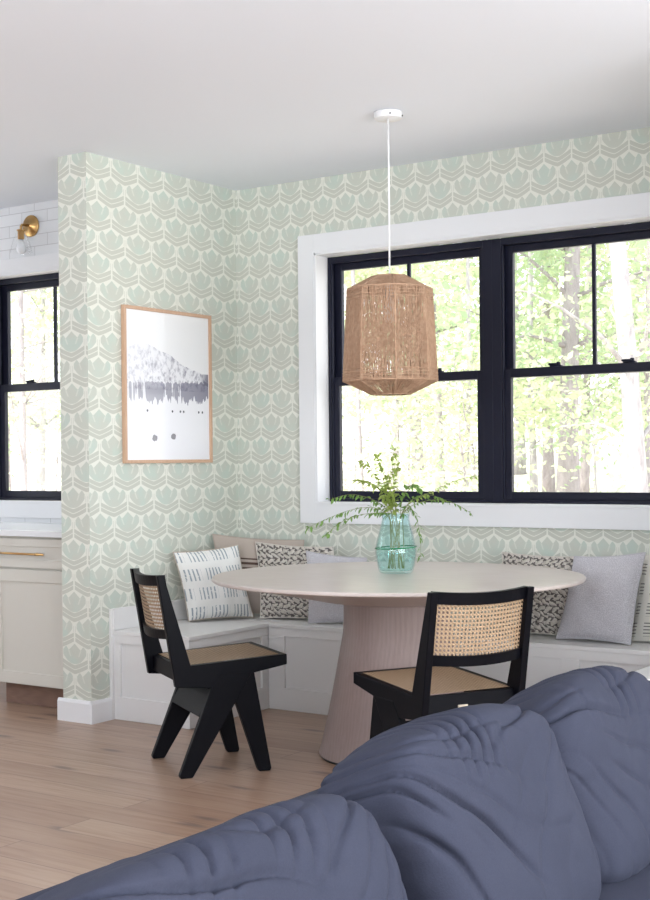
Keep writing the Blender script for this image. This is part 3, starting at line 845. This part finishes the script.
finish('bulb', bm, plain('frosted_bulb', (.85, .86, .88), .25), sc, True)

# ------------------------------------------------------------------ sofa
sofa = empty('sofa', 'slate blue upholstered sofa with plump wrinkled back cushions in the foreground', 'sofa', (3.55, -4.2, 0))
def so_part(name, bm, smooth=True): return finish(name, bm, sofa_m, sofa, smooth)
def rbox(name, x0, x1, y0, y1, z0, z1, bev):
    bm = bmesh.new(); box(bm, x0 - 3.55, x1 - 3.55, y0 + 4.2, y1 + 4.2, z0, z1, bev, 4); return so_part(name, bm)
SY0, SY1 = -5.40, -2.80
rbox('base', 2.98, 3.92, SY0, SY1, .09, .26, .03)
rbox('back_rest', 2.93, 3.13, SY0, SY1, .27, .585, .055)
rbox('armrest', 2.95, 3.92, SY0 - .22, SY0 - .002, .09, .56, .05)
rbox('armrest', 2.95, 3.92, SY1 + .002, SY1 + .22, .09, .56, .05)
legs_m = plain('dark_walnut_foot', (.05, .03, .02), .5)
for x in (3.02, 3.84):
    for y in (SY0 - .14, SY1 + .14):
        bm = bmesh.new(); lathe(bm, [(.018, 0), (.028, .092)], 16, (x - 3.55, y + 4.2)); finish('leg', bm, legs_m, sofa, True)
def super_cushion(name, c, dims, rot, seed, wr, ex=.42, res=44, droop=.0):
    """plump rounded block; local x = thickness (front +x), y = width, z = height"""
    bm = bmesh.new(); hx, hy, hz = dims[0] / 2, dims[1] / 2, dims[2] / 2
    vmap = {}
    def vert(p):
        k = (round(p.x, 5), round(p.y, 5), round(p.z, 5))
        if k not in vmap:
            d = p.normalized()
            # superellipsoid radius along the direction
            n = 2 / ex
            s = (abs(d.x) ** (n * .62) + (abs(d.y) ** n + abs(d.z) ** n) ** .62) ** (-1 / (n * .62))
            q = d * s
            u, w = q.y, q.z
            x = q.x * hx; y = q.y * hy; z = q.z * hz
            front = max(0, q.x)
            # corners sink, middle puffs
            z -= droop * (abs(u) ** 3.0) * max(0, w)
            P = Vector((x, y, z))
            h = 0
            if wr:
                top = max(0, min(1, (w + .25) * .9))
                for sy_, amp, fr_ in ((-1, 1.0, 30), (1, .55, 24)):
                    cy, cz = (u - sy_ * 1.10) * hy, (w - 1.10) * hz
                    r = math.hypot(cy, cz); an = math.atan2(cz, -cy * sy_)
                    wob = noise.noise(Vector((u * 1.3 + seed, w * 1.3, seed + sy_))) * 1.6 + noise.noise(Vector((u * 4 + seed, w * 4, 1))) * .25
                    g1 = (1 - abs(math.sin(an * fr_ * .5 + wob + seed))) ** 2.6
                    keep = max(0, min(1, .45 + 1.3 * noise.noise(Vector((an * 4.2 + seed * 3, sy_, r * 3)))))
                    h -= .029 * amp * keep * g1 * math.exp(-((r - .20) / .24) ** 2)
                wv = noise.noise(Vector((u * 1.1 + seed * 3, w * 1.0 + q.x, seed))) * 1.5
                g2 = (1 - abs(math.sin(u * 24 - w * 9 + wv + seed))) ** 2.4
                nb = noise.noise(Vector((u * 3.1 + 7 * seed, w * 1.2 + q.x, 3.3)))
                h -= .021 * g2 * max(0, min(1, (w - .35) * 2.4)) * max(0, min(1, .40 + 1.2 * nb)) * max(0, min(1, (.62 - abs(u)) * 4))
                h += .014 * noise.noise(Vector((u * 1.5 + seed, w * 1.6, q.x + 4 * seed)))
                h += .0025 * noise.noise(Vector((u * 7 + seed, w * 7, q.x * 3 + 4 * seed)))
            P += d * h
            vmap[k] = bm.verts.new(P)
        return vmap[k]
    for ax in range(3):
        for sg in (-1, 1):
            for i in range(res):
                for j in range(res):
                    qs = []
                    for a, b in ((i, j), (i + 1, j), (i + 1, j + 1), (i, j + 1)):
                        f1 = math.tan((2 * a / res - 1) * PI / 4); f2 = math.tan((2 * b / res - 1) * PI / 4); v = [0, 0, 0]
                        v[ax] = sg; v[(ax + 1) % 3] = f1; v[(ax + 2) % 3] = f2; qs.append(vert(Vector(v)))
                    if sg < 0: qs = qs[::-1]
                    try: bm.faces.new(qs)
                    except ValueError: pass
    M = Matrix.Translation(Vector(c) - Vector((3.55, -4.2, 0))) @ rot
    bmesh.ops.transform(bm, matrix=M, verts=bm.verts[:])
    return so_part(name, bm)
for yc, zc, wd, tw, drp, sd in ((-4.47, .508, .72, 1.5, .030, 1.3), (-3.765, .558, .57, -1, .050, 3.4), (-3.175, .556, .67, 1, .11, 5.5)):
    rot = Matrix.Rotation(math.radians(tw), 4, 'Z') @ Matrix.Rotation(math.radians(-24), 4, 'Y')
    super_cushion('back_cushion', (3.335, yc, zc), (.30, wd, .435), rot, sd, True, .30, 100, drp)
super_cushion('back_cushion', (3.335, -5.12, .52), (.29, .58, .42), Matrix.Rotation(math.radians(-24), 4, 'Y'), 9.1, True, .36, 40, .05)
for y0_, y1_ in ((SY0 + .005, -4.54), (-4.533, -3.67), (-3.663, SY1 - .005)):
    rbox('seat_cushion', 3.20, 3.94, y0_, y1_, .265, .425, .05)

# ------------------------------------------------------------------ woods outside
def gz(x, y): return -.55 + .085 * max(0, y - 2) + .10 * noise.noise(Vector((x * .3, y * .3, 2)))
bm = bmesh.new(); GX, GY = 60, 48; V = []
for i in range(GX + 1):
    V.append([bm.verts.new((-38 + 56 * i / GX, .3 + 44 * j / GY, gz(-38 + 56 * i / GX, .3 + 44 * j / GY))) for j in range(GY + 1)])
for i in range(GX):
    for j in range(GY): bm.faces.new((V[i][j], V[i + 1][j], V[i + 1][j + 1], V[i][j + 1]))
struct(finish('ground', bm, m_ground(), None, True), 'rising woodland floor of pale fallen leaves', 'ground')
bark_w = m_bark('pale_birch_bark', (.47, .45, .46), (.24, .22, .23)); bark_g = m_bark('grey_bark', (.30, .27, .28), (.46, .42, .43))
lf = [m_leaf('spring_leaf_light', (.50, .57, .39), .5), m_leaf('spring_leaf_mid', (.40, .49, .33), .5), m_leaf('spring_leaf_yellow', (.57, .60, .44), .5)]
def tree(label, A, B, r, h, bark, lm, nleaf, zc, seed, spread=2.2, nb=12, lsize=.11, group=None, name='woodland_tree', low=.14):
    rnd = random.Random(seed); A, B = Vector(A), Vector(B)
    d = (A - B).normalized(); base = B + d * ((gz(B.x, B.y) - .1 - B.z) / d.z)
    t = empty(name, label, name.split('_')[1], base, 0, group)
    bm = bmesh.new(); n = 14; P = []
    for i in range(n + 1):
        q = i / n; P.append(d * (h * q) + Vector((noise.noise(Vector((q * 3, seed, 0))), noise.noise(Vector((q * 3, seed, 5))), 0)) * (.05 + .35 * max(0, q - .35)))
    tube(bm, P, [r * (1.25 - .25 * min(1, i / 2)) * (1 - .8 * i / n) for i in range(n + 1)], 10)
    tips = []
    for b in range(nb):
        q = rnd.uniform(low, .95); k = int(q * n); p = P[k]; a = rnd.uniform(0, 2 * PI); L = spread * rnd.uniform(.5, 1) * (1.1 - .6 * q)
        dr = Vector((math.cos(a), math.sin(a), rnd.uniform(-.1, .7)))
        bp = [p + dr * (L * s) + Vector((0, 0, .12 * L * math.sin(s * 3))) + Vector((rnd.uniform(-.08, .08), rnd.uniform(-.08, .08), 0)) * L * s for s in (0, .25, .5, .75, 1)]
        r0 = r * .32 * (1 - .6 * q); tube(bm, bp, [r0, r0 * .75, r0 * .5, r0 * .3, r0 * .12], 5); tips.append(bp)
    finish('trunk', bm, bark, t, True)
    bm = bmesh.new()
    for i in range(int(nleaf * 2.2)):
        bp = rnd.choice(tips); s = rnd.uniform(.9, 4); k = int(min(3, s)); p = bp[k].lerp(bp[k + 1], s - k if s < 4 else 1)
        p = p + Vector((rnd.gauss(0, .26), rnd.gauss(0, .26), rnd.gauss(-.05, .17)))
        u = Vector((rnd.gauss(0, 1), rnd.gauss(0, 1), rnd.gauss(0, .6))).normalized(); w = u.cross(Vector((rnd.gauss(0, 1), rnd.gauss(0, 1), rnd.gauss(0, 1)))).normalized()
        L = lsize * rnd.uniform(.4, 1.05); W = L * .32
        v = [bm.verts.new(q) for q in (p, p + u * L * .5 + w * W, p + u * L, p + u * L * .5 - w * W)]; bm.faces.new(v)
    finish('foliage', bm, lm, t)
    return t
G = 'slender trees beyond the windows'
OTH = 'slender pale green tree in the bright woods outside the windows'
tree('thick white barked trunk leaning behind the right dining window', (-.707, 7.484, 3.394), (-.569, 7.566, .817), .115, 11, bark_w, lf[0], 900, 0, 1, 2.6, 12)
tree('broad grey trunk left of the white one behind the right dining window', (-2.694, 10.982, 4.012), (-2.754, 10.919, .702), .15, 9, bark_g, lf[1], 1500, 0, 2, 2.4, 14)
spec = [((-4.022, 12.494, 4.325), (-3.969, 12.509, .646), .06, lf[0], 1700), ((-5.482, 16.364, 4.937), (-5.447, 16.362, .522), .10, lf[2], 2200), ((-4.055, 14.921, 4.623), (-4.155, 14.826, .577), .07, lf[0], 1800),
        ((-3.336, 9.303, 3.871), (-3.393, 9.244, .745), .035, lf[2], 1500), ((-4.009, 7.602, 3.73), (-3.928, 7.641, .787), .03, lf[1], 1400), ((-6.17, 13.427, 4.648), (-6.059, 13.481, .6), .08, lf[0], 2200),
        ((-8.579, 16.627, 5.271), (-8.729, 16.492, .491), .10, lf[2], 2400), ((-2.203, 12.554, 4.155), (-2.267, 12.488, .661), .07, lf[0], 1600), ((-8.664, 6.765, 4.084), (-8.638, 6.763, .773), .05, lf[2], 900),
        ((-11.273, 9.823, 4.709), (-11.346, 9.746, .664), .08, lf[0], 1200), ((-14.703, 12.301, 5.345), (-14.759, 12.232, .564), .10, lf[2], 1200), ((-.76, 9.897, 3.691), (-.679, 9.937, .748), .05, lf[1], 1400),
        ((-7.651, 19.733, 5.557), (-7.593, 19.742, .407), .12, lf[0], 2600), ((-5.0, 19.5, 5.0), (-5.1, 19.5, .6), .11, lf[2], 2400), ((-10.5, 20.5, 5.0), (-10.4, 20.5, .6), .12, lf[0], 2400), ((-2.6, 17.5, 5.0), (-2.7, 17.5, .6), .10, lf[0], 2200)]
for i, (A, B, r, lm, nl) in enumerate(spec):
    tree(OTH, A, B, r, 8.5 + (i % 3), bark_w if i % 3 == 0 else bark_g, lm, nl, 0, 20 + i, 2.5, 16, .12 + .006 * (B[1] if isinstance(B, tuple) else 0) * .6, G)

SH = 'low twiggy undergrowth bush in the bright woods outside the windows'
for i, (x, y) in enumerate(((-1.3, 6.2), (-2.9, 8.6), (-1.9, 9.8), (-4.6, 9.4), (-3.4, 6.6), (-5.6, 11.6), (-.3, 8.8), (-2.3, 7.2), (-4.2, 11.4), (-6.6, 10.2), (-9.6, 8.4), (-11.4, 8.4))):
    z = gz(x, y); rn = random.Random(90 + i)
    tree(SH, (x + rn.uniform(-.2, .2), y, z + 2), (x, y, z), .022, 2.7, (bark_w, bark_g)[i % 2], lf[(0, 2, 1)[i % 3]], 330, 0, 60 + i, 1.7, 26, .10, 'undergrowth beyond the windows', 'woodland_shrub', .05)

# ------------------------------------------------------------------ light, world, camera
def area(name, loc, rot, sx, sy, e, c):
    L = bpy.data.lights.new(name, 'AREA'); L.shape = 'RECTANGLE'; L.size = sx; L.size_y = sy; L.energy = e; L.color = c
    o = bpy.data.objects.new(name, L); COL.objects.link(o); o.location = loc; o.rotation_euler = rot
    return o
area('daylight_right', (XR + .03, -4.4, 1.375), (0, PI / 2 + math.radians(46), 0), 2.2, 5.4, 335, (.91, .955, 1.0))  # lamp for the unseen right-hand glazing, tilted up to lift the ceiling
area('kitchen_fill', (XL - .03, -2.55, 1.65), (0, -PI / 2, 0), 1.3, 2.0, 12, (.86, .93, 1.0))  # added lamp, no source seen there, brightens the kitchen wall
area('ceiling_fill_front', (3.2, YF - .03, 1.4), (PI / 2 + math.radians(74), 0, 0), 4.7, 2.05, 330, (.84, .91, 1.0))  # added fill lamp, aimed upward to brighten the ceiling
L = bpy.data.lights.new('sun', 'SUN'); L.energy = 6.2; L.angle = .03; L.color = (1, .96, .88)
o = bpy.data.objects.new('sun', L); COL.objects.link(o); o.rotation_euler = (math.radians(38), 0, math.radians(-28))
w = bpy.data.worlds.new('sky'); S.world = w; w.use_nodes = True
bg = w.node_tree.nodes['Background']; bg.inputs[0].default_value = (.93, .96, 1.0, 1); bg.inputs[1].default_value = 2.8

cam = bpy.data.cameras.new('camera'); co = bpy.data.objects.new('camera', cam); COL.objects.link(co)
CX, CY, CH, yaw, pitch, roll, f, sy, sx = 4.50309, -5.98961, 1.2506, .61505, -.00494, -.00981, 1359.263, 18.129, -46.474
fwd = Vector((-math.sin(yaw) * math.cos(pitch), math.cos(yaw) * math.cos(pitch), math.sin(pitch)))
rt = Vector((math.cos(yaw), math.sin(yaw), 0)); up = rt.cross(fwd)
r2 = rt * math.cos(roll) + up * math.sin(roll); u2 = up * math.cos(roll) - rt * math.sin(roll)
co.matrix_world = Matrix(((r2.x, u2.x, -fwd.x, CX), (r2.y, u2.y, -fwd.y, CY), (r2.z, u2.z, -fwd.z, CH), (0, 0, 0, 1)))
cam.sensor_fit = 'VERTICAL'; cam.sensor_height = 36; cam.sensor_width = 26; cam.lens = f / 900 * 36
cam.shift_x = -sx / 900; cam.shift_y = sy / 900; cam.clip_start = .05; cam.clip_end = 300
S.camera = co
S.view_settings.view_transform = 'Standard'; S.view_settings.look = 'None'; S.view_settings.gamma = 1
S.view_settings.exposure = 0.13; S.view_settings.use_curve_mapping = False
S.cycles.max_bounces = 10; S.cycles.transparent_max_bounces = 24; S.cycles.caustics_reflective = False; S.cycles.caustics_refractive = False
S.cycles.sample_clamp_indirect = 8
